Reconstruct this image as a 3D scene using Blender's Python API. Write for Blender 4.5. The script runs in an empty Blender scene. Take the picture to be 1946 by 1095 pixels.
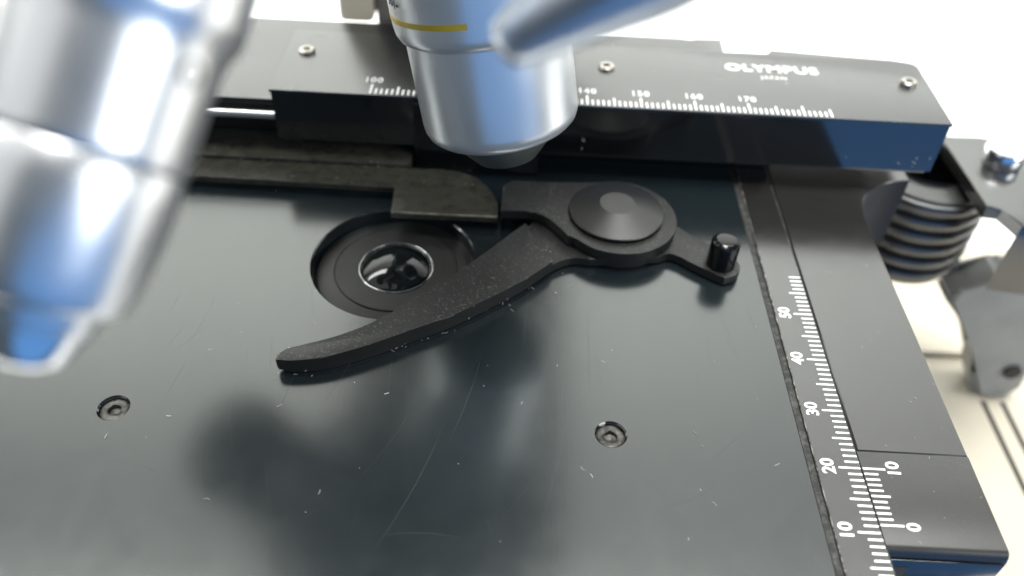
import bpy, bmesh, math, random
from mathutils import Vector, Matrix
random.seed(11)
MM = 0.001
scene = bpy.context.scene
COL = scene.collection

# ------------------------------------------------------------------ camera
cam = bpy.data.cameras.new('Camera')
camo = bpy.data.objects.new('Camera', cam); COL.objects.link(camo)
camo.location = (0.128144, -0.04812, 0.095882)
camo.rotation_euler = (math.radians(46.393), math.radians(-2.102), math.radians(2.117))
cam.sensor_width = 36.0
cam.lens = 29.19
cam.clip_start = 0.005
cam.clip_end = 20.0
cam.dof.use_dof = True
cam.dof.focus_distance = 0.121
cam.dof.aperture_fstop = 13.5
scene.camera = camo

# ------------------------------------------------------------------ world and lamps
w = bpy.data.worlds.new('World'); scene.world = w; w.use_nodes = True
bg = w.node_tree.nodes['Background']
bg.inputs['Color'].default_value = (0.62, 0.80, 0.95, 1)
bg.inputs['Strength'].default_value = 0.13

def area(name, loc, aim, sx, sy, power, color=(1, 1, 1)):
    l = bpy.data.lights.new(name, 'AREA'); l.shape = 'RECTANGLE'
    l.size = sx; l.size_y = sy; l.energy = power; l.color = color
    o = bpy.data.objects.new(name, l); COL.objects.link(o)
    o.location = loc
    o.rotation_euler = (Vector(aim) - Vector(loc)).to_track_quat('-Z', 'Y').to_euler()
    return o
area('room_lamp', (-0.95, -0.25, 0.95), (0.14, 0.04, 0), 1.6, 1.4, 5.5, (1.0, 0.985, 0.95))
area('ceiling_lamp', (0.22, -0.02, 2.2), (0.16, 0.03, 0), 0.7, 0.7, 58.0, (1.0, 0.985, 0.95))
area('wall_wash_fill', (-0.22, 0.18, 0.60), (-0.22, 0.60, 0.18), 1.5, 0.20, 14.5, (0.98, 1.0, 0.955))  # added fill light, brightens the back wall for the sheen on the stage
area('window_lamp', (1.15, -0.55, 0.42), (0.12, 0.03, 0.03), 0.8, 0.7, 11.0, (0.96, 0.99, 1.0))
area('blue_reflection_fill', (0.29, -0.27, -0.06), (0.20, 0.08, 0.0), 0.58, 0.54, 0.58, (0.075, 0.38, 1.0))  # added unseen light that puts blue into the black and chrome reflections

vs = scene.view_settings
vs.view_transform = 'Standard'; vs.look = 'None'; vs.exposure = 0.0; vs.gamma = 1.0
vs.use_curve_mapping = False

# ------------------------------------------------------------------ materials
def new_mat(name):
    m = bpy.data.materials.new(name); m.use_nodes = True
    nt = m.node_tree
    return m, nt, nt.nodes['Principled BSDF']
def node(nt, t, **kw):
    n = nt.nodes.new(t)
    for k, v in kw.items():
        if k in n.inputs: n.inputs[k].default_value = v
        else: setattr(n, k, v)
    return n
def coords(nt, scale=(1, 1, 1)):
    tc = nt.nodes.new('ShaderNodeTexCoord'); mp = nt.nodes.new('ShaderNodeMapping')
    mp.inputs['Scale'].default_value = scale
    nt.links.new(tc.outputs['Object'], mp.inputs['Vector'])
    return mp.outputs['Vector']
def ramp(nt, fac, stops):
    r = nt.nodes.new('ShaderNodeValToRGB')
    el = r.color_ramp.elements
    while len(el) < len(stops): el.new(0.5)
    for e, (p, c) in zip(el, stops):
        e.position = p; e.color = (c[0], c[1], c[2], 1) if isinstance(c, tuple) else (c, c, c, 1)
    nt.links.new(fac, r.inputs['Fac'])
    return r.outputs['Color']
def noise(nt, vec, scale, detail=3.0, rough=0.55):
    n = node(nt, 'ShaderNodeTexNoise'); n.inputs['Scale'].default_value = scale
    n.inputs['Detail'].default_value = detail; n.inputs['Roughness'].default_value = rough
    nt.links.new(vec, n.inputs['Vector'])
    return n.outputs['Fac']
def mixc(nt, fac, a, b):
    m = nt.nodes.new('ShaderNodeMix'); m.data_type = 'RGBA'
    if hasattr(fac, 'links'): nt.links.new(fac, m.inputs[0])
    else: m.inputs[0].default_value = fac
    for s, v in ((6, a), (7, b)):
        if hasattr(v, 'links'): nt.links.new(v, m.inputs[s])
        else: m.inputs[s].default_value = (v[0], v[1], v[2], 1)
    return m.outputs[2]
def bump(nt, b, height, dist, strength=1.0):
    n = nt.nodes.new('ShaderNodeBump'); n.inputs['Distance'].default_value = dist
    n.inputs['Strength'].default_value = strength
    nt.links.new(height, n.inputs['Height']); nt.links.new(n.outputs['Normal'], b.inputs['Normal'])

def anodised(name, col=(0.008, 0.009, 0.010), rough=(0.24, 0.36), spec=0.9, brush=True, dust=0.0, grain=0.0, dustcol=(0.32, 0.32, 0.30), ior=1.6):
    m, nt, b = new_mat(name)
    v = coords(nt)
    n1 = noise(nt, v, 90, 4)
    bc = mixc(nt, n1, tuple(c * 0.85 for c in col), tuple(c * 1.2 for c in col))
    if dust > 0:
        d = noise(nt, coords(nt), 2600, 2, 0.6)
        d2 = noise(nt, v, 160, 4, 0.6)
        mm = nt.nodes.new('ShaderNodeMath'); mm.operation = 'MULTIPLY'
        r1 = ramp(nt, d, [(0.56, 0.0), (0.74, 1.0)]); r2 = ramp(nt, d2, [(0.35, 0.15), (0.75, 1.0)])
        nt.links.new(r1, mm.inputs[0]); nt.links.new(r2, mm.inputs[1])
        m3 = nt.nodes.new('ShaderNodeMath'); m3.operation = 'MULTIPLY'; m3.inputs[1].default_value = dust
        nt.links.new(mm.outputs[0], m3.inputs[0])
        ge = nt.nodes.new('ShaderNodeNewGeometry'); sx = nt.nodes.new('ShaderNodeSeparateXYZ')
        nt.links.new(ge.outputs['Normal'], sx.inputs[0])
        m4 = nt.nodes.new('ShaderNodeMath'); m4.operation = 'MULTIPLY'; m4.use_clamp = True
        nt.links.new(m3.outputs[0], m4.inputs[0]); nt.links.new(sx.outputs['Z'], m4.inputs[1])
        bc = mixc(nt, m4.outputs[0], bc, dustcol)
    nt.links.new(bc, b.inputs['Base Color'])
    n2 = noise(nt, v, 240, 5, 0.65)
    rr = ramp(nt, n2, [(0.25, rough[0]), (0.75, rough[1])])
    nt.links.new(rr, b.inputs['Roughness'])
    b.inputs['Specular IOR Level'].default_value = spec
    b.inputs['IOR'].default_value = ior
    if brush:
        h = noise(nt, coords(nt, (5000, 90, 5000)), 1.0, 2)
        bump(nt, b, h, 0.000004, 0.55)
    elif grain:
        h = noise(nt, v, 4500, 2)
        bump(nt, b, h, grain, 0.8)
    return m
def metal(name, col, rough, brushed=None, met=1.0):
    m, nt, b = new_mat(name)
    b.inputs['Metallic'].default_value = met
    v = coords(nt)
    n1 = noise(nt, v, 320, 4)
    nt.links.new(mixc(nt, n1, tuple(c * 0.975 for c in col), tuple(min(1, c * 1.02) for c in col)), b.inputs['Base Color'])
    n2 = noise(nt, v, 180, 5, 0.7)
    nt.links.new(ramp(nt, n2, [(0.2, rough * 0.92), (0.8, rough * 1.1)]), b.inputs['Roughness'])
    if brushed:
        h = noise(nt, coords(nt, brushed), 1.0, 2)
        bump(nt, b, h, 0.000003, 0.5)
    return m
def paint(name, col, rough=0.5, var=0.06, scale=60):
    m, nt, b = new_mat(name)
    n1 = noise(nt, coords(nt), scale, 4)
    nt.links.new(mixc(nt, n1, tuple(c * (1 - var) for c in col), tuple(min(1, c * (1 + var)) for c in col)), b.inputs['Base Color'])
    b.inputs['Roughness'].default_value = rough
    return m
def worn(name, base, wear, scale, lo, hi, rough=0.45, metallic=0.0, stretch=(1, 1, 1)):
    m, nt, b = new_mat(name)
    n1 = noise(nt, coords(nt, stretch), scale, 6, 0.72)
    f = ramp(nt, n1, [(lo, 0.0), (hi, 1.0)])
    nt.links.new(mixc(nt, f, base, wear), b.inputs['Base Color'])
    b.inputs['Roughness'].default_value = rough
    b.inputs['Metallic'].default_value = metallic
    h = noise(nt, coords(nt), scale * 3, 3)
    bump(nt, b, h, 0.00003, 0.6)
    return m

M = {}
M['stage'] = anodised('black_anodised_stage', col=(0.006, 0.010, 0.012), dust=0.06, rough=(0.17, 0.21))
M['stage'].node_tree.nodes['Principled BSDF'].inputs['Specular Tint'].default_value = (0.975, 1.0, 0.98, 1)
M['strip'] = anodised('black_anodised_strip', col=(0.012, 0.0115, 0.0105), rough=(0.18, 0.23), dust=0.08, ior=1.7)
M['vern'] = anodised('black_anodised_vernier', col=(0.012, 0.0115, 0.010), rough=(0.30, 0.38), dust=0.10, ior=1.5, spec=0.75)
M['bar'] = anodised('black_anodised_bar', col=(0.006, 0.006, 0.006), rough=(0.10, 0.14), dust=0.05, brush=False, ior=2.1, spec=0.6)
M['bar_top'] = anodised('black_anodised_bar_top', col=(0.010, 0.010, 0.010), rough=(0.24, 0.28), dust=0.03, ior=1.7)
M['gloss'] = anodised('gloss_black_edge', col=(0.005, 0.005, 0.006), rough=(0.10, 0.16), brush=False, ior=1.75, spec=0.7)
M['sidewall'] = anodised('black_wall_blue_reflection', col=(0.006, 0.009, 0.016), rough=(0.5, 0.6), brush=False, spec=0.2)  # blue reflection of the black wall put into its base colour
M['glint'] = anodised('glass_rim', col=(0.01, 0.01, 0.01), rough=(0.04, 0.07), brush=False, ior=2.6, spec=0.9)
M['holder'] = anodised('dusty_black_holder', col=(0.009, 0.0095, 0.009), rough=(0.36, 0.48), brush=False, spec=0.5, ior=1.45, dust=0.42, grain=0.00003)
M['cap'] = anodised('satin_black_cap', col=(0.009, 0.009, 0.009), rough=(0.34, 0.42), brush=False, spec=0.6, ior=1.5, dust=0.05)
M['pin'] = anodised('polished_black_pin', col=(0.004, 0.004, 0.004), rough=(0.14, 0.18), brush=False, spec=0.4, ior=1.5)
M['tan'] = worn('dusty_worn_arm', (0.018, 0.018, 0.015), (0.055, 0.052, 0.040), 420, 0.36, 0.84, 0.27, stretch=(0.8, 1.2, 1))
M['tanedge'] = worn('dusty_arm_edge', (0.05, 0.048, 0.036), (0.22, 0.205, 0.145), 500, 0.4, 0.72, 0.5)
M['rub'] = worn('rubbed_edge', (0.012, 0.012, 0.012), (0.13, 0.13, 0.12), 300, 0.50, 0.70, 0.38)
M['groove'] = worn('gritty_groove', (0.012, 0.012, 0.012), (0.10, 0.10, 0.09), 900, 0.45, 0.75, 0.7)
M['gritty'] = worn('gritty_plug', (0.014, 0.014, 0.012), (0.13, 0.125, 0.11), 900, 0.42, 0.72, 0.45, 0.3)
M['edge'] = worn('worn_bright_edge', (0.03, 0.03, 0.03), (0.55, 0.54, 0.50), 420, 0.46, 0.66, 0.4)
M['dark'] = paint('deep_black', (0.004, 0.004, 0.004), 0.6)
M['white'] = paint('white_print', (0.86, 0.86, 0.84), 0.5, 0.03, 900)
M['whitefaint'] = paint('faded_white_print', (0.45, 0.45, 0.43), 0.5, 0.1, 900)
M['chrome'] = metal('satin_chrome', (0.72, 0.735, 0.745), 0.29, met=0.72)
M['chrome3'] = metal('soft_chrome', (0.72, 0.73, 0.75), 0.33, met=1.0)
M['chrome4'] = metal('dark_chrome', (0.50, 0.54, 0.60), 0.33)
M['chrome2'] = metal('bright_chrome', (0.82, 0.83, 0.86), 0.18)
M['steel'] = metal('screw_steel', (0.46, 0.44, 0.40), 0.3)
M['plug'] = metal('dull_plug', (0.10, 0.10, 0.095), 0.35)
M['rod'] = metal('polished_rod', (0.95, 0.95, 0.95), 0.28)
M['tip'] = anodised('black_objective_tip', col=(0.05, 0.058, 0.054), rough=(0.3, 0.38), brush=False)
M['yellow'] = paint('yellow_band', (0.52, 0.36, 0.02), 0.4)
M['ring'] = anodised('matt_condenser_ring', col=(0.012, 0.012, 0.0115), rough=(0.40, 0.50), brush=False, dust=0.10, spec=0.5, ior=1.45)
M['cream'] = paint('cream_enamel', (0.52, 0.475, 0.385), 0.35, 0.04, 25)
M['greyp'] = paint('grey_lacquer', (0.24, 0.24, 0.23), 0.4, 0.25, 120)
M['greym'] = metal('grey_cast_metal', (0.50, 0.51, 0.52), 0.35)
M['rib'] = anodised('ribbed_black', col=(0.008, 0.008, 0.008), rough=(0.25, 0.35), brush=False)
M['bracket'] = anodised('bracket_black', col=(0.02, 0.02, 0.019), rough=(0.14, 0.2), brush=False, ior=1.8, spec=0.8)
M['wall'] = paint('white_wall', (0.86, 0.86, 0.84), 0.9, 0.02, 3)
M['table'] = paint('pale_bench', (0.90, 0.895, 0.88), 0.6, 0.03, 10)
M['scratch'] = paint('scratch_grey', (0.032, 0.034, 0.034), 0.35, 0.3, 300)
M['lint'] = paint('pale_lint', (0.42, 0.42, 0.40), 0.8, 0.05, 900)
m, nt, b = new_mat('dark_lens'); M['lensdark'] = m
b.inputs['Base Color'].default_value = (0.006, 0.008, 0.008, 1); b.inputs['Roughness'].default_value = 0.03; b.inputs['IOR'].default_value = 1.5
m, nt, b = new_mat('lens_glass'); M['glass'] = m
b.inputs['Base Color'].default_value = (0.97, 0.985, 0.98, 1); b.inputs['Roughness'].default_value = 0.0
b.inputs['Transmission Weight'].default_value = 1.0; b.inputs['IOR'].default_value = 1.55

# ------------------------------------------------------------------ builders (all sizes in millimetres)
def finish(bm, name, mat, parent=None, smooth=35, mats=None):
    bmesh.ops.scale(bm, vec=(MM, MM, MM), verts=bm.verts)
    bmesh.ops.recalc_face_normals(bm, faces=bm.faces)
    me = bpy.data.meshes.new(name); bm.to_mesh(me); bm.free()
    for k in (mats or [mat]): me.materials.append(M[k])
    if smooth:
        for p in me.polygons: p.use_smooth = True
        me.set_sharp_from_angle(angle=math.radians(smooth))
    o = bpy.data.objects.new(name, me); COL.objects.link(o)
    if parent: o.parent = parent
    return o
def tag(o, label=None, cat=None, group=None, kind=None):
    if label: o['label'] = label
    if cat: o['category'] = cat
    if group: o['group'] = group
    if kind: o['kind'] = kind
    return o
def thing(name, label, cat, loc=(0, 0, 0), rot=None, group=None):
    o = bpy.data.objects.new(name, None); COL.objects.link(o)
    o.empty_display_size = 0.005
    o.location = Vector(loc) * MM
    if rot is not None: o.rotation_euler = rot
    return tag(o, label, cat, group)
def bm_box(bm, x0, x1, y0, y1, z0, z1, bev=0.0, seg=2):
    r = bmesh.ops.create_cube(bm, size=1.0)
    vs_ = r['verts']
    for v in vs_:
        v.co = Vector((x0 + (v.co.x + .5) * (x1 - x0), y0 + (v.co.y + .5) * (y1 - y0), z0 + (v.co.z + .5) * (z1 - z0)))
    if bev:
        es = list({e for v in vs_ for e in v.link_edges})
        bmesh.ops.bevel(bm, geom=es, offset=bev, segments=seg, affect='EDGES', profile=0.6)
def box(name, x0, x1, y0, y1, z0, z1, mat, parent=None, bev=0.0, seg=2):
    bm = bmesh.new(); bm_box(bm, x0, x1, y0, y1, z0, z1, bev, seg)
    return finish(bm, name, mat, parent)
def prism(name, poly, z0, z1, mat, parent=None, bev=0.0, seg=2, mats=None, edge_idx=None):
    bm = bmesh.new()
    vb = [bm.verts.new((x, y, z0)) for x, y in poly]
    vt = [bm.verts.new((x, y, z1)) for x, y in poly]
    n = len(poly)
    bm.faces.new(vb[::-1]); top = bm.faces.new(vt)
    for i in range(n):
        bm.faces.new((vb[i], vb[(i + 1) % n], vt[(i + 1) % n], vt[i]))
    if bev:
        r = bmesh.ops.bevel(bm, geom=list(top.edges), offset=bev, segments=seg, affect='EDGES', profile=0.6, clamp_overlap=True)
        if edge_idx is not None:
            for f in r['faces']: f.material_index = edge_idx
    return finish(bm, name, mat, parent, mats=mats)
def plate(name, outer, holes, z0, z1, mat, parent=None, cham=0.15, mats=None):
    """flat plate with round holes; chamfered rims are the second material"""
    bm = bmesh.new()
    def inset(loop, d):
        n = len(loop); out = []
        area2 = sum(loop[i][0] * loop[(i + 1) % n][1] - loop[(i + 1) % n][0] * loop[i][1] for i in range(n))
        s = 1 if area2 > 0 else -1
        for i in range(n):
            a, b_, c = Vector(loop[i - 1]), Vector(loop[i]), Vector(loop[(i + 1) % n])
            n1 = Vector((-(b_ - a).y, (b_ - a).x)).normalized() * s
            n2 = Vector((-(c - b_).y, (c - b_).x)).normalized() * s
            nn = n1 + n2; nn = nn / max(0.2, nn.dot(n1))
            out.append(tuple(b_ + nn * d))
        return out
    loops = [outer] + [[(cx + r * math.cos(2 * math.pi * k / 96), cy + r * math.sin(2 * math.pi * k / 96)) for k in range(96)] for cx, cy, r in holes]
    tops = []; edges = []
    for li, lp in enumerate(loops):
        tl = inset(lp, cham if li == 0 else -cham)
        vt = [bm.verts.new((x, y, z1)) for x, y in tl]
        vm = [bm.verts.new((x, y, z1 - cham)) for x, y in lp]
        vb = [bm.verts.new((x, y, z0)) for x, y in lp]
        n = len(lp)
        for i in range(n):
            j = (i + 1) % n
            f = bm.faces.new((vt[i], vt[j], vm[j], vm[i])); f.material_index = 1 if mats else 0
            f = bm.faces.new((vm[i], vm[j], vb[j], vb[i])); f.material_index = 2 if mats and len(mats) > 2 else 0
            edges.append(bm.edges.get((vt[i], vt[j])))
    bmesh.ops.triangle_fill(bm, use_beauty=True, use_dissolve=False, edges=edges)
    return finish(bm, name, mat, parent, smooth=30, mats=mats)
def lathe(name, prof, mat, parent=None, n=96, a0=0.0, a1=2 * math.pi, cx=0, cy=0, cz=0, smooth=35):
    bm = bmesh.new(); full = abs(a1 - a0 - 2 * math.pi) < 1e-6
    m_ = n if full else n + 1
    rings = []
    for r, z in prof:
        if r < 1e-6: rings.append([bm.verts.new((cx, cy, cz + z))])
        else: rings.append([bm.verts.new((cx + r * math.cos(a0 + (a1 - a0) * k / n), cy + r * math.sin(a0 + (a1 - a0) * k / n), cz + z)) for k in range(m_)])
    for A, B in zip(rings, rings[1:]):
        for k in range(n):
            j = (k + 1) % m_
            if len(A) == 1 and len(B) == 1: continue
            if len(A) == 1: bm.faces.new((A[0], B[k], B[j]))
            elif len(B) == 1: bm.faces.new((A[k], A[j], B[0]))
            else: bm.faces.new((A[k], A[j], B[j], B[k]))
    return finish(bm, name, mat, parent, smooth=smooth)
def spline(pts, sub=6, closed=False):
    out = []; n = len(pts)
    rng = range(n) if closed else range(n - 1)
    for i in rng:
        if closed: p0, p1, p2, p3 = (Vector(pts[(i + k) % n]) for k in (-1, 0, 1, 2))
        else: p0, p1, p2, p3 = Vector(pts[max(i - 1, 0)]), Vector(pts[i]), Vector(pts[i + 1]), Vector(pts[min(i + 2, n - 1)])
        for s in range(sub):
            t = s / sub
            out.append(tuple(0.5 * ((2 * p1) + (p2 - p0) * t + (2 * p0 - 5 * p1 + 4 * p2 - p3) * t * t + (3 * p1 - p0 - 3 * p2 + p3) * t ** 3)))
    if not closed: out.append(tuple(pts[-1]))
    return out
def arc(cx, cy, r, d0, d1, n=12):
    return [(cx + r * math.cos(math.radians(d0 + (d1 - d0) * k / n)), cy + r * math.sin(math.radians(d0 + (d1 - d0) * k / n))) for k in range(n + 1)]
def text(name, body, x, y, z, size, mat, parent, rotz=0.0, sx=1.0, bold=0.0, space=1.0, align='CENTER', fit=None):
    cu = bpy.data.curves.new(name, 'FONT'); cu.body = body; cu.size = size
    cu.align_x = align; cu.align_y = 'CENTER'; cu.extrude = 0.012; cu.offset = bold
    cu.space_character = space; cu.resolution_u = 4
    tmp = bpy.data.objects.new('lettering_source', cu); COL.objects.link(tmp)
    bpy.context.view_layer.update()
    me = bpy.data.meshes.new_from_object(tmp.evaluated_get(bpy.context.evaluated_depsgraph_get()))
    bpy.data.objects.remove(tmp)
    if fit:
        xs_ = [v.co.x for v in me.vertices]; sx = fit / (max(xs_) - min(xs_))
    me.transform(Matrix.Diagonal((MM * sx, MM, MM, 1)))
    me.materials.clear(); me.materials.append(M[mat])
    o = bpy.data.objects.new(name, me); COL.objects.link(o); o.parent = parent
    o.location = Vector((x, y, z)) * MM; o.rotation_euler = (0, 0, rotz)
    return o
_tick = {}
def tick(parent, x, y, z, length, width, rotz, mat='white'):
    """printed line from (x,y) along rotz; equal lengths share a mesh"""
    key = (round(length, 3), round(width, 3), mat)
    if key not in _tick:
        h = width / 2
        poly = [(h * .5, -h), (length - h * .5, -h), (length, -h * .4), (length, h * .4), (length - h * .5, h), (h * .5, h), (0, h * .4), (0, -h * .4)]
        o = prism('tick_mark', poly, -0.02, 0.02, mat, parent)
        _tick[key] = o.data
    else:
        o = bpy.data.objects.new('tick_mark', _tick[key]); COL.objects.link(o); o.parent = parent
    o.location = Vector((x, y, z)) * MM; o.rotation_euler = (0, 0, rotz)
    return o

# ================================================================== setting
bm = bmesh.new(); bm_box(bm, -1500, 1700, -60, 620, -150, -130)
tag(finish(bm, 'bench_top', 'table'), kind='structure')
bm = bmesh.new(); bm_box(bm, -1500, 1700, 600, 615, -129.9, 1500)
tag(finish(bm, 'wall_back', 'wall'), kind='structure')

# ================================================================== microscope stage
st = thing('microscope_stage', 'matt black mechanical stage plate with round opening and white millimetre scale', 'microscope stage')
FRONT = -6.0
plate('top_plate', [(8, FRONT), (170.40, FRONT), (170.40, 112), (8, 112)], [(107.4, 58.0, 14.0), (72.2, 23.7, 2.05), (143.1, 23.6, 2.1)], -14, 0, 'stage', st, 0.22, mats=['stage', 'gloss'])
box('groove_floor', 170.42, 171.48, FRONT, 112, -6, -0.45, 'groove', st)
plate('scale_strip', [(171.50, FRONT), (177.72, FRONT), (177.72, 112), (171.50, 112)], [], -14, 0.0, 'strip', st, 0.10, mats=['strip', 'edge'])
side = [(178.06, 23.08), (193.72, 23.08)] + [(193.72, 74.0)] + arc(206.6, 76.9, 12.88, 180, 92, 20) + [(206.2, 112), (178.06, 112)]
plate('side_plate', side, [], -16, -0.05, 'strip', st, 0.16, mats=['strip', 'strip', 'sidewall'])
# vernier block with rounded nose and blue-reflecting front wall
nose = [(8.55, 0.0), (8.15, -0.12), (7.8, -0.45), (7.6, -0.95), (7.55, -1.6), (7.5, -10.0)]
bm = bmesh.new()
prof = [(22.95, -10.0), (22.95, -0.06), (22.86, 0.0)] + nose
va = [bm.verts.new((177.84, y, z)) for y, z in prof]; vb = [bm.verts.new((193.74, y, z)) for y, z in prof]
bm.faces.new(va); bm.faces.new(vb[::-1])
for i in range(len(prof)):
    j = (i + 1) % len(prof); bm.faces.new((va[i], va[j], vb[j], vb[i]))
bmesh.ops.bevel(bm, geom=[e for e in bm.edges if abs(e.verts[0].co.x - e.verts[1].co.x) < 1e-5 and e.verts[0].co.x > 190], offset=0.12, segments=2, affect='EDGES')
vern = finish(bm, 'vernier_plate', 'vern', st, smooth=50)
box('front_wall', 177.9, 193.5, 7.30, 7.47, -11, -1.75, 'gloss', st, 0.04)
box('front_slot', 178.6, 181.6, 7.22, 7.29, -6.5, -3.4, 'dark', st)
# dark seam inserts beside the scale and under the vernier joint
box('seam', 177.73, 178.05, FRONT, 112, -3, -0.35, 'dark', st)
# recessed plug screws in the plate
for cx, cy, r in ((72.2, 23.7, 2.05), (143.1, 23.6, 2.1)):
    plug = lathe('plug_screw', [(r - 0.04, -3), (r - 0.04, -0.62), (r - 0.16, -0.5), (r - 0.55, -0.42), (0.95, -0.52), (0.9, -1.6)], 'gritty', st, n=40, cx=cx, cy=cy, smooth=40)
    lathe('hex_socket', [(1.22, -0.44), (1.10, -0.50), (1.02, -1.25), (0.5, -1.35), (0, -1.55)], 'gritty', plug, n=6, cx=cx, cy=cy, a0=0.4 + cx, a1=0.4 + cx + 2 * math.pi, smooth=15)
# millimetre scale along the right edge
ZT = 0.012
for n in range(3, 60):
    ln = 3.05 if n % 10 == 0 else (2.75 if n % 5 == 0 else 1.98)
    tick(st, 177.62, n, ZT, ln, 0.30, math.pi)
for n in range(10, 60, 10):
    text('numeral', str(n), 173.2, n + 0.15, ZT, 2.55, 'white', st, math.pi / 2, 1.0, 0.06)
for k in range(11):
    ln = 3.15 if k in (0, 10) else (2.62 if k == 5 else 1.95)
    tick(vern, 177.93, 11.22 + 0.88 * k, 0.012, ln, 0.30, 0)
text('numeral', '10', 182.3, 20.15, 0.012, 2.5, 'white', vern, math.pi / 2, 1.0, 0.06)
text('numeral', '0', 182.35, 11.15, 0.012, 2.5, 'white', vern, math.pi / 2, 1.0, 0.06)

# ================================================================== condenser in the opening
cd = thing('condenser', 'dark condenser top with small domed glass lens inside the stage opening', 'condenser', (107.6, 58.4, 0))
lathe('outer_ring', [(13.75, -9), (13.75, -2.75), (13.6, -2.6), (10.75, -2.2), (10.7, -2.32), (10.6, -2.32)], 'ring', cd)
lathe('inner_ring', [(10.62, -2.5), (10.55, -2.10), (10.45, -2.02), (6.5, -1.95), (6.3, -2.1), (6.2, -4.0), (5.6, -6.0), (0, -6.6)], 'ring', cd)
lathe('lens_rim', [(6.55, -1.97), (6.52, -1.86), (6.42, -1.76), (6.30, -1.74), (6.18, -1.80), (6.10, -2.2)], 'glint', cd, smooth=70)
R = 9.0
lathe('lens', [(6.12, -2.4)] + [(R * math.sin(a), -1.95 - math.sqrt(R * R - 6.08 ** 2) + R * math.cos(a)) for a in [math.asin(6.08 / R) * (1 - k / 14) for k in range(14)]] + [(0, -1.95 - math.sqrt(R * R - 6.08 ** 2) + R)], 'lensdark', cd, smooth=60)

# ================================================================== guide rail and slide bar
rl = thing('guide_rail', 'low black guide rail running behind the slide bar at the back of the stage', 'rail')
prism('rail_cover', [(8, 87.0), (170.0, 87.0), (170.0, 114.9), (170.2, 120.6), (164.6, 120.2), (163.2, 119.4), (161.2, 120.1), (8, 119.4)], 11.6, 12.8, 'bar_top', rl, 0.18)
prism('rail_body', [(8, 91.5), (178.3, 91.5), (178.3, 116.6), (171, 117.0), (8, 118.2)], 0.3, 11.55, 'bar', rl, 0.1)
box('rail_lip', 8, 100, 88.3, 91.4, 10.1, 11.55, 'bar_top', rl, 0.1)
bm = bmesh.new(); bmesh.ops.create_cone(bm, cap_ends=True, segments=32, radius1=0.80, radius2=0.80, depth=73.4, matrix=Matrix.Translation((44.9, 86.3, 9.85)) @ Matrix.Rotation(math.pi / 2, 4, 'Y'))
tag(finish(bm, 'guide_rod', 'rod'), 'thin bright polished steel rod left of the black slide bar', 'rod')

sb = thing('slide_bar', 'black rectangular slide bar with white numbers, lettering and three small screws on top', 'slide bar')
prism('bar_body', [(81.7, 85.65), (206.8, 85.65), (207.2, 107.2), (205.6, 108.6), (82.0, 108.9)], 5.15, 15.2, 'bar', sb)
prism('bar_cover', [(81.5, 85.45), (207.0, 85.45), (207.35, 107.2), (206.4, 108.3), (203.0, 109.0), (178.4, 110.9), (177.3, 108.9), (168.5, 108.9), (81.2, 109.0)], 15.22, 15.80, 'bar_top', sb, 0.14)
box('bar_foot', 132, 206, 86.0, 91.3, 4.55, 5.13, 'bar_top', sb, 0.1)
box('clamp_block', 107.9, 131.6, 84.75, 85.60, 0.6, 14.75, 'gloss', sb, 0.14)
for x, y in ((85.4, 100.2), (144.1, 99.8), (203.2, 99.8)):
    h = lathe('screw', [(1.55, 15.7), (1.55, 16.25), (1.3, 16.45), (0.75, 16.45), (0.7, 15.95), (0, 15.9)], 'steel', sb, n=28, cx=x, cy=y)
for n in range(100, 186):
    ln = 3.2 if n % 10 == 0 else (2.7 if n % 5 == 0 else 1.75)
    if n == 185: ln = 2.6
    tick(sb, n, 85.85, 15.812, ln, 0.36, math.pi / 2)
for n in range(100, 180, 10):
    text('numeral', str(n), n + 0.0, 90.6, 15.812, 2.45, 'white', sb, 0, 1.0, 0.03, 1.15, fit=3.1)
text('maker_lettering', 'OLYMPUS', 176.9, 102.6, 15.812, 3.5, 'white', sb, 0, 1.24, 0.12, 1.12, fit=18.4)
text('origin_lettering', 'JAPAN', 176.8, 99.2, 15.812, 1.6, 'white', sb, 0, 1.15, 0.01, 1.2, fit=5.1)
text('small_mark', 'o', 178.9, 97.5, 15.812, 1.2, 'whitefaint', sb)

# ================================================================== slide holder
sh = thing('slide_holder', 'black slide holder with curved clip finger, round pivot cap and worn fixed arm', 'slide holder')
box('carriage_plate', 8, 107.3, 82.05, 91.3, 0.5, 3.0, 'tan', sh, 0.15)
tipo = [(105.5, 68.15), (124.4, 68.35)] + spline([(124.65, 68.6), (124.5, 72.0), (122.8, 76.3), (119.8, 79.9), (116.4, 81.5), (113.2, 81.85)], 5) + [(8, 81.3), (8, 76.55), (105.45, 75.75)]
arm = prism('fixed_arm', tipo, 1.15, 2.45, 'tan', sh, 0.28, 3, mats=['tan', 'tanedge'], edge_idx=1)
box('arm_rib', 8, 105.3, 76.65, 81.1, 0.12, 1.14, 'bar', sh, 0.05)
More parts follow.
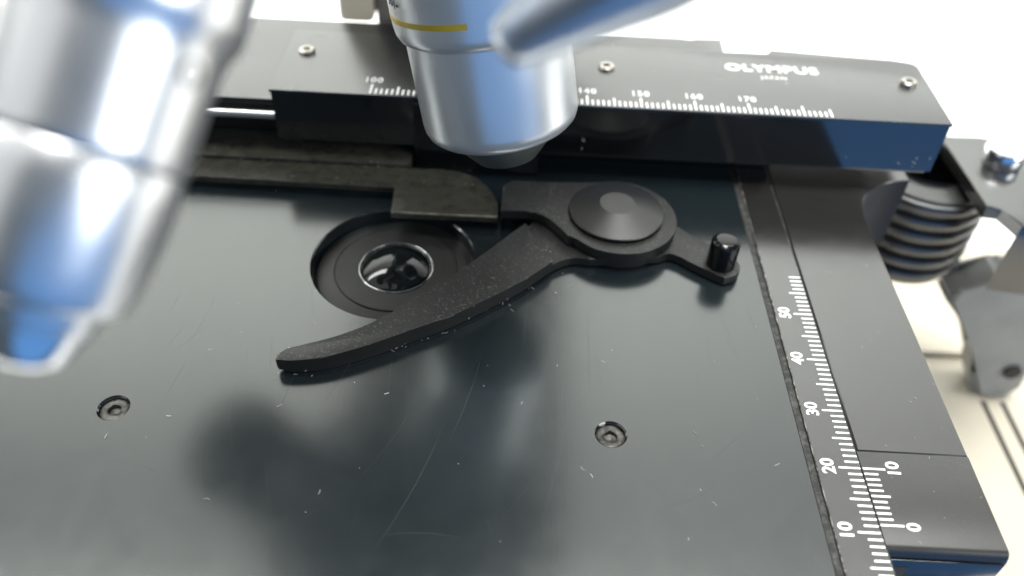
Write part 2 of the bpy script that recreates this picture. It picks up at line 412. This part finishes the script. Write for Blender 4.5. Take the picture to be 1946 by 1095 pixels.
# bracket plate with round end
br = [(125.2, 68.1), (129.6, 68.35)] + spline([(130.8, 68.25), (133.3, 67.1), (135.5, 64.4), (137.6, 61.3)], 4)[:-1] + arc(146.2, 68.3, 10.25, 219, 455, 50) + [(141.5, 77.8), (139.0, 77.6), (127.0, 77.2), (125.4, 75.8)]
prism('bracket_plate', br, 2.35, 4.15, 'holder', sh, 0.22, 2, mats=['holder', 'rub'], edge_idx=1)
lathe('pivot_collar', [(9.3, 0.1), (9.3, 2.3)], 'dark', sh, cx=146.2, cy=68.3)
lathe('pivot_neck', [(7.6, 4.1), (7.6, 4.8)], 'dark', sh, cx=145.75, cy=69.0)  # deep black puts the shade of the gap under the cap into colour
lathe('pivot_cap', [(7.5, 4.68), (8.35, 4.70), (8.42, 4.85), (8.3, 5.0), (3.25, 6.42), (3.1, 6.46), (0, 6.47)], 'cap', sh, cx=145.75, cy=69.0, smooth=12)
# lever: thick curved finger, thinner root and tail with the pin
ff = spline([(93.95, 31.75), (96.5, 31.75), (101.0, 32.8), (106.9, 35.6), (112.85, 39.1), (119.0, 42.8), (125.4, 47.8), (130.2, 51.9), (134.6, 56.7)], 5)
fs = spline([(134.6, 56.7), (133.0, 59.4), (131.35, 62.6), (129.75, 66.5)], 4)[1:]
fb = spline([(129.75, 66.5), (123.4, 58.4), (118.2, 52.1), (113.2, 46.9), (107.7, 41.1), (101.9, 37.1), (95.4, 34.15), (94.1, 33.2)], 5)[1:]
finger = prism('clip_finger', ff + fs + fb, 0.75, 2.95, 'holder', sh, 0.22, 2, mats=['holder', 'rub'], edge_idx=1)
box('worn_tip', 93.70, 94.35, 31.92, 33.05, 1.0, 2.7, 'tanedge', sh, 0.08)
prism('finger_gap_fill', [(x * 0.97 + 114 * 0.03, y * 0.985 + 47 * 0.015) for x, y in ff + fs + fb], 0.1, 0.74, 'dark', sh)  # deep black slab filling the gap under the finger
body = spline([(126.5, 50.2), (130.4, 52.4), (134.4, 56.7), (137.1, 58.6), (139.0, 59.0), (141.0, 58.8)], 4) + [(153.2, 60.6)] + spline([(154.6, 61.4), (156.2, 61.0), (158.2, 59.4), (161.8, 56.9), (163.7, 55.8)], 4) + spline([(165.6, 56.6), (166.8, 58.6), (166.1, 60.9), (163.6, 63.4), (159.4, 66.6), (155.4, 70.6), (150, 77), (142, 77), (134, 72), (129.8, 66.0), (128.0, 63.0)], 4)
prism('lever_tail', body, 0.35, 1.95, 'holder', sh, 0.15, 2, mats=['holder', 'rub'], edge_idx=1)
lathe('pin', [(2.45, 1.9), (2.45, 6.6), (2.3, 6.95), (1.75, 7.35), (1.62, 7.4), (0, 7.42)], 'pin', sh, n=48, cx=163.45, cy=59.4, smooth=25)

# ================================================================== objectives
def axis_rot(d):
    return Vector(d).normalized().to_track_quat('Z', 'Y').to_euler()
# objective over the opening
ob = thing('objective_lens', 'satin chrome objective with thin yellow band hanging over the stage opening', 'objective', (125.18, 63.55, 24.56), axis_rot((-0.182, 0.143, 0.973)), 'objectives on the turret')
lathe('lower_barrel', [(8.8, 0.06), (9.9, 0.0), (10.3, 0.06), (11.0, 0.45), (11.6, 1.05), (11.95, 1.9), (12.05, 2.8), (12.08, 16.05), (11.9, 16.15)], 'chrome', ob, n=128, smooth=60)
lathe('front_cone', [(0, -5.1), (4.2, -5.2), (5.0, -4.9), (9.2, 0.08)], 'tip', ob, n=96)
lathe('upper_barrel', [(11.9, 16.15), (12.3, 16.22), (12.8, 16.55), (13.2, 17.4), (13.35, 18.6), (13.4, 64), (0, 64)], 'chrome', ob, n=128, smooth=60)
cl = ob.rotation_euler.to_matrix().inverted() @ (camo.location / MM - Vector((125.18, 63.55, 24.56)))
phc = math.atan2(cl.y, cl.x)
lathe('yellow_band', [(13.3, 19.65), (13.42, 19.7), (13.42, 20.45), (13.3, 20.5)], 'yellow', ob, n=80, a0=phc - math.radians(110), a1=phc - math.radians(11))
# engraved "infinity / -" wrapped on the barrel
def wrap_text(body, ang, z, size, r, parent, mat):
    cu = bpy.data.curves.new('engraving', 'FONT'); cu.body = body; cu.size = size; cu.align_x = 'CENTER'; cu.resolution_u = 4; cu.offset = 0.03
    tmp = bpy.data.objects.new('engraving', cu); COL.objects.link(tmp)
    bpy.context.view_layer.update()
    me = bpy.data.meshes.new_from_object(tmp.evaluated_get(bpy.context.evaluated_depsgraph_get()))
    bpy.data.objects.remove(tmp)
    for v in me.vertices:
        a = ang + v.co.x / r
        v.co = Vector((r * math.cos(a), r * math.sin(a), z + v.co.y)) * MM
    me.materials.clear(); me.materials.append(M[mat])
    o = bpy.data.objects.new('engraving', me); COL.objects.link(o); o.parent = parent
    return o
wrap_text('\u221e/-', phc - math.radians(66), 21.9, 2.6, 13.43, ob, 'dark')

# objective close to the lens at the left
ax = Vector((0.24, 0.67, 0.70)).normalized()
LP = Vector((98.77, -2.2, 62.97))
KS = 56 / 66
def lathe_s(nm, prof, *a, **k): return lathe(nm, [(r * KS, z * KS) for r, z in prof], *a, **k)
ol = thing('objective_lens', 'large blurred chrome objective leaning across the left edge of the picture', 'objective', LP, axis_rot(ax), 'objectives on the turret')
lathe_s('upper_barrel', [(7.90, 0.12), (8.00, 0.30), (8.03, 0.8), (8.2, 8.8), (8.3, 9.8), (8.6, 10.8), (9.0, 11.6), (9.15, 12.4), (9.15, 34), (0, 34)], 'chrome3', ol, n=128, smooth=60)
lathe_s('barrel_seam', [(7.86, -0.35), (7.86, 0.3)], 'dark', ol)
lathe_s('lower_barrel', [(7.88, -0.18), (7.98, -0.36), (7.98, -2.5), (7.9, -4.4), (7.65, -6.6), (7.3, -8.8), (6.9, -10.8), (6.5, -11.8), (5.9, -12.3), (5.0, -12.5)], 'chrome3', ol, n=128, smooth=60)
lathe_s('front_mount', [(5.1, -12.4), (4.9, -12.9), (4.6, -14.2), (4.2, -14.6)], 'chrome3', ol)
lathe_s('front_cone', [(4.4, -14.4), (4.0, -15.4), (3.4, -16.8), (2.6, -17.6), (0, -17.7)], 'chrome2', ol, smooth=60)
hl = ol.rotation_euler.to_matrix().inverted() @ (camo.location / MM - LP)
hang = math.atan2(hl.y, hl.x) + math.radians(41)
hole = lathe_s('set_screw_hole', [(1.15, -0.5), (1.15, 0.10), (0.95, 0.12), (0.85, -0.2), (0, -0.25)], 'dark', ol, n=20)
hole.location = Vector((8.17 * math.cos(hang), 8.17 * math.sin(hang), 7.9)) * MM * KS
hole.rotation_euler = Vector((math.cos(hang), math.sin(hang), 0)).to_track_quat('Z', 'Y').to_euler()

# slender objective nose crossing the top edge
P3 = Vector((126.94, 7.58, 67.38)); Q3 = Vector((135.20, 6.70, 73.70))
o3 = thing('objective_lens', 'slender tapered chrome objective nose entering from the top edge near the yellow band', 'objective', P3, axis_rot(Q3 - P3), 'objectives on the turret')
lathe('nose', [(0, -0.9), (1.1, -0.8), (1.8, -0.3), (2.15, 0.7), (2.3, 1.7), (3.85, 10.5), (4.0, 12), (4.0, 20), (0, 20)], 'chrome4', o3, n=96, smooth=50)

# objective standing behind the left one, seen as a soft reflection in the stage
o4 = thing('objective_lens', 'dark objective behind the blurred left one, showing as soft reflection in the stage', 'objective', (75, 45, 37), axis_rot((0.35, 0.2, 0.9)), 'objectives on the turret')
lathe('barrel', [(0, -1), (7.5, -1), (10.2, 0.8), (10.8, 3), (11.0, 55), (0, 55)], 'tip', o4, n=96, smooth=50)

tr = thing('objective_turret', 'dark revolving turret above the frame that carries the objectives', 'turret', (104, 60, 88), axis_rot((0.05, 0.25, 0.97)))
lathe('turret_disc', [(0, -4), (26, -4), (34, -1), (37, 4), (37, 16), (30, 22), (0, 22)], 'tip', tr, n=96)

# ================================================================== microscope arm behind the bar
ar = thing('microscope_pillar', 'cream and black microscope column standing behind the slide bar', 'microscope'); ar['kind'] = 'thing'
box('black_column', 93.3, 136, 132, 175, -129, 151, 'bar', ar, 2.0)
box('turret_mount', 78, 145, 62, 134, 106, 160, 'bar', ar, 3.0)  # unseen mount, added to close a bright gap in the stage reflection
box('head_casting', 66, 150, 105, 300, 150, 230, 'bar', ar, 6.0)
box('cream_housing', 85.0, 93.0, 131, 175, 7.0, 60, 'cream', ar, 1.5)

# ================================================================== right-hand parts
sp = thing('drive_knob', 'black ribbed stage drive knob hanging below the right rear corner of the stage', 'knob', (221, 110.5, -35))
lathe('hub', [(0, 0), (11.5, 0), (13.2, 0.6), (13.6, 1.5), (13.6, 24.6), (8, 25.0), (8, 25.9)], 'rib', sp, n=64)
for k in range(6):
    lathe('ridge', [(13.5, 2.2), (14.4, 2.5), (14.6, 3.0), (14.6, 4.0), (14.4, 4.5), (13.5, 4.8)], 'rib', sp, n=64, cz=k * 3.8)
bk = thing('side_bracket', 'black side bracket with notched edge beyond the right end of the bar', 'bracket')
prism('bracket_top', [(224.0, 117), (224.0, 108), (224.6, 90.6), (227.4, 90.3), (229.4, 84.8), (250, 82), (250, 114), (242, 115.2), (232.4, 116.9)], -9, -6, 'bracket', bk, 0.4)
prism('bracket_apron', [(229.6, 85.2), (249.8, 82.4), (249.8, 88), (236.5, 90)], -24, -9.02, 'bracket', bk)
kn = thing('thumb_screw', 'shiny chrome screw head on the side bracket at the far right', 'screw', (233.4, 106.8, -6))
lathe('head', [(4.0, 0.0), (4.2, 0.3), (4.2, 3.4), (3.8, 4.0), (2.4, 4.25), (0, 4.35)], 'chrome2', kn, n=48)

bs = thing('microscope_stand', 'cream enamelled microscope foot with dark slots under the stage', 'microscope base')
box('foot', 150, 330, -15, 165, -129.5, -75, 'cream', bs, 4.0, 3)
box('raised_panel', 240, 320, 112, 160, -74.9, -72.5, 'cream', bs, 1.0)
for i in range(2):
    s_ = prism('slot', [(254.8 + 5.2 * i, 97), (256.1 + 5.2 * i, 97), (256.1 + 5.2 * i, 20), (254.8 + 5.2 * i, 20)], -75.2, -74.85, 'dark', bs)
lg = thing('grey_lug', 'blurred grey metal lug standing on the cream base at the right edge', 'lug')
bm = bmesh.new()
pl = [(232, -40), (236, -37.5), (242.5, -31.5), (252, -33), (262, -60), (265, -70), (262, -74.8), (254, -74.8), (250, -68), (247, -56)]
va = [bm.verts.new((x, 98, z)) for x, z in pl]; vb = [bm.verts.new((x, 108, z)) for x, z in pl]
bm.faces.new(va); bm.faces.new(vb[::-1])
for i in range(len(pl)):
    j = (i + 1) % len(pl); bm.faces.new((va[i], va[j], vb[j], vb[i]))
bmesh.ops.bevel(bm, geom=list(bm.edges), offset=1.5, segments=3, affect='EDGES')
finish(bm, 'lug_body', 'greyp', lg)
bm = bmesh.new(); bmesh.ops.create_cone(bm, cap_ends=True, segments=32, radius1=2.2, radius2=2.2, depth=1.2, matrix=Matrix.Translation((258.5, 97.8, -63.5)) @ Matrix.Rotation(math.pi / 2, 4, 'X'))
finish(bm, 'lug_hole', 'dark', lg)  # black disc standing in for a hole in the lug

# ================================================================== scratches
bm = bmesh.new()
def scratch(x, y, ang, ln, curl, wd):
    n = 14; a = ang; p = Vector((x, y, 0.006)); prev = None
    for i in range(n + 1):
        t = i / n; hw = wd * math.sin(math.pi * min(max(t, 0.03), 0.97))
        s_ = Vector((-math.sin(a), math.cos(a), 0)) * hw
        row = (bm.verts.new(p + s_), bm.verts.new(p - s_))
        if prev: bm.faces.new((prev[0], prev[1], row[1], row[0]))
        prev = row; a += curl / n; p = p + Vector((math.cos(a), math.sin(a), 0)) * (ln / n)
for x, y, a, ln, c, wd in ((112, 3, 1.1, 22, 0.25, 0.035), (120, 20, 1.25, 18, 0.2, 0.03), (106, 10, 0.9, 26, 0.5, 0.025), (118, 2, -0.5, 14, -0.6, 0.03), (124, 6, 2.9, 12, 0.5, 0.025), (95, 22, 1.4, 12, 0.1, 0.02), (140, 30, 1.5, 20, 0.1, 0.02), (150, 12, 0.3, 9, 0.5, 0.02), (85, 12, 2.6, 10, 0.4, 0.025), (130, 38, 1.5, 14, 0.05, 0.02), (133, 8, 1.3, 25, 0.1, 0.018), (101, 25, 1.2, 16, 0.15, 0.02)):
    scratch(x, y, a, ln, c, wd)
for i in range(40):
    scratch(random.uniform(70, 168), random.uniform(0, 45), random.gauss(1.45, 0.35), random.uniform(3, 14), random.uniform(-.2, .2), random.uniform(0.006, 0.013))
sc_o = finish(bm, 'scratches', 'scratch', smooth=0)
tag(sc_o, 'faint pale hairline scratches across the black stage plate', 'scratches', kind='stuff')

# ================================================================== lint
bm = bmesh.new()
def fibre(x, y, z, ln, ang, r):
    n = 5; c = random.uniform(-1.6, 1.6); pts = []
    a = ang; p = Vector((x, y, z))
    for i in range(n):
        pts.append(p.copy()); a += c / n
        p = p + Vector((math.cos(a), math.sin(a), random.uniform(-.12, .12))) * (ln / n)
    prev = None
    for i, q in enumerate(pts):
        d = (pts[min(i + 1, n - 1)] - pts[max(i - 1, 0)]).normalized()
        s = d.cross(Vector((0, 0, 1))).normalized(); u = s.cross(d)
        ring = [bm.verts.new(q + (s * math.cos(t) + u * math.sin(t)) * r) for t in (0, 2.09, 4.19)]
        if prev:
            for k in range(3): bm.faces.new((prev[k], prev[(k + 1) % 3], ring[(k + 1) % 3], ring[k]))
        prev = ring
for i in range(52):      # along the front of the finger
    t = random.random(); k = min(int(t * (len(ff) - 1)), len(ff) - 2)
    x, y = ff[k]; fr = random.random()
    if fr < 0.5: fibre(x + random.uniform(-.5, .5), y - random.uniform(0.1, 1.0), random.uniform(0.1, .8), random.uniform(.15, .9), random.uniform(0, 6.28), 0.035)
    else: fibre(x + random.uniform(-.5, .5), y + random.uniform(0.1, 4.0), 2.83, random.uniform(.15, .8), random.uniform(0, 6.28), 0.03)
for i in range(46):      # on the plate
    x, y = random.uniform(70, 168), random.uniform(0, 66)
    if (x - 107.4) ** 2 + (y - 58) ** 2 < 15.5 ** 2: continue
    fibre(x, y, 0.06, random.choice((.12, .2, .5, .7, .9, 1.1)), random.uniform(0, 6.28), random.choice((0.03, 0.045, 0.06)))
for i in range(26):      # on the side plate
    fibre(random.uniform(179, 193), random.uniform(9, 70), 0.03, random.choice((.15, .25, .5)), random.uniform(0, 6.28), 0.025)
for i in range(40):      # along the arm and carriage
    fibre(random.uniform(62, 122), random.choice((76.7, 81.0, 82.3, random.uniform(69, 90))), 3.05, random.choice((.2, .3, .4)), random.uniform(0, 6.28), 0.03)
for i in range(12):      # chips on the front of the bar
    fibre(random.choice((83.5, 84, 200, 203, 205.5, 190, 140)), 85.42 if True else 0, random.uniform(6, 9), random.uniform(.3, .7), random.uniform(0, 6.28), 0.06)
tag(finish(bm, 'lint', 'lint'), 'pale lint fibres and dust specks scattered over the black stage', 'lint', kind='stuff')
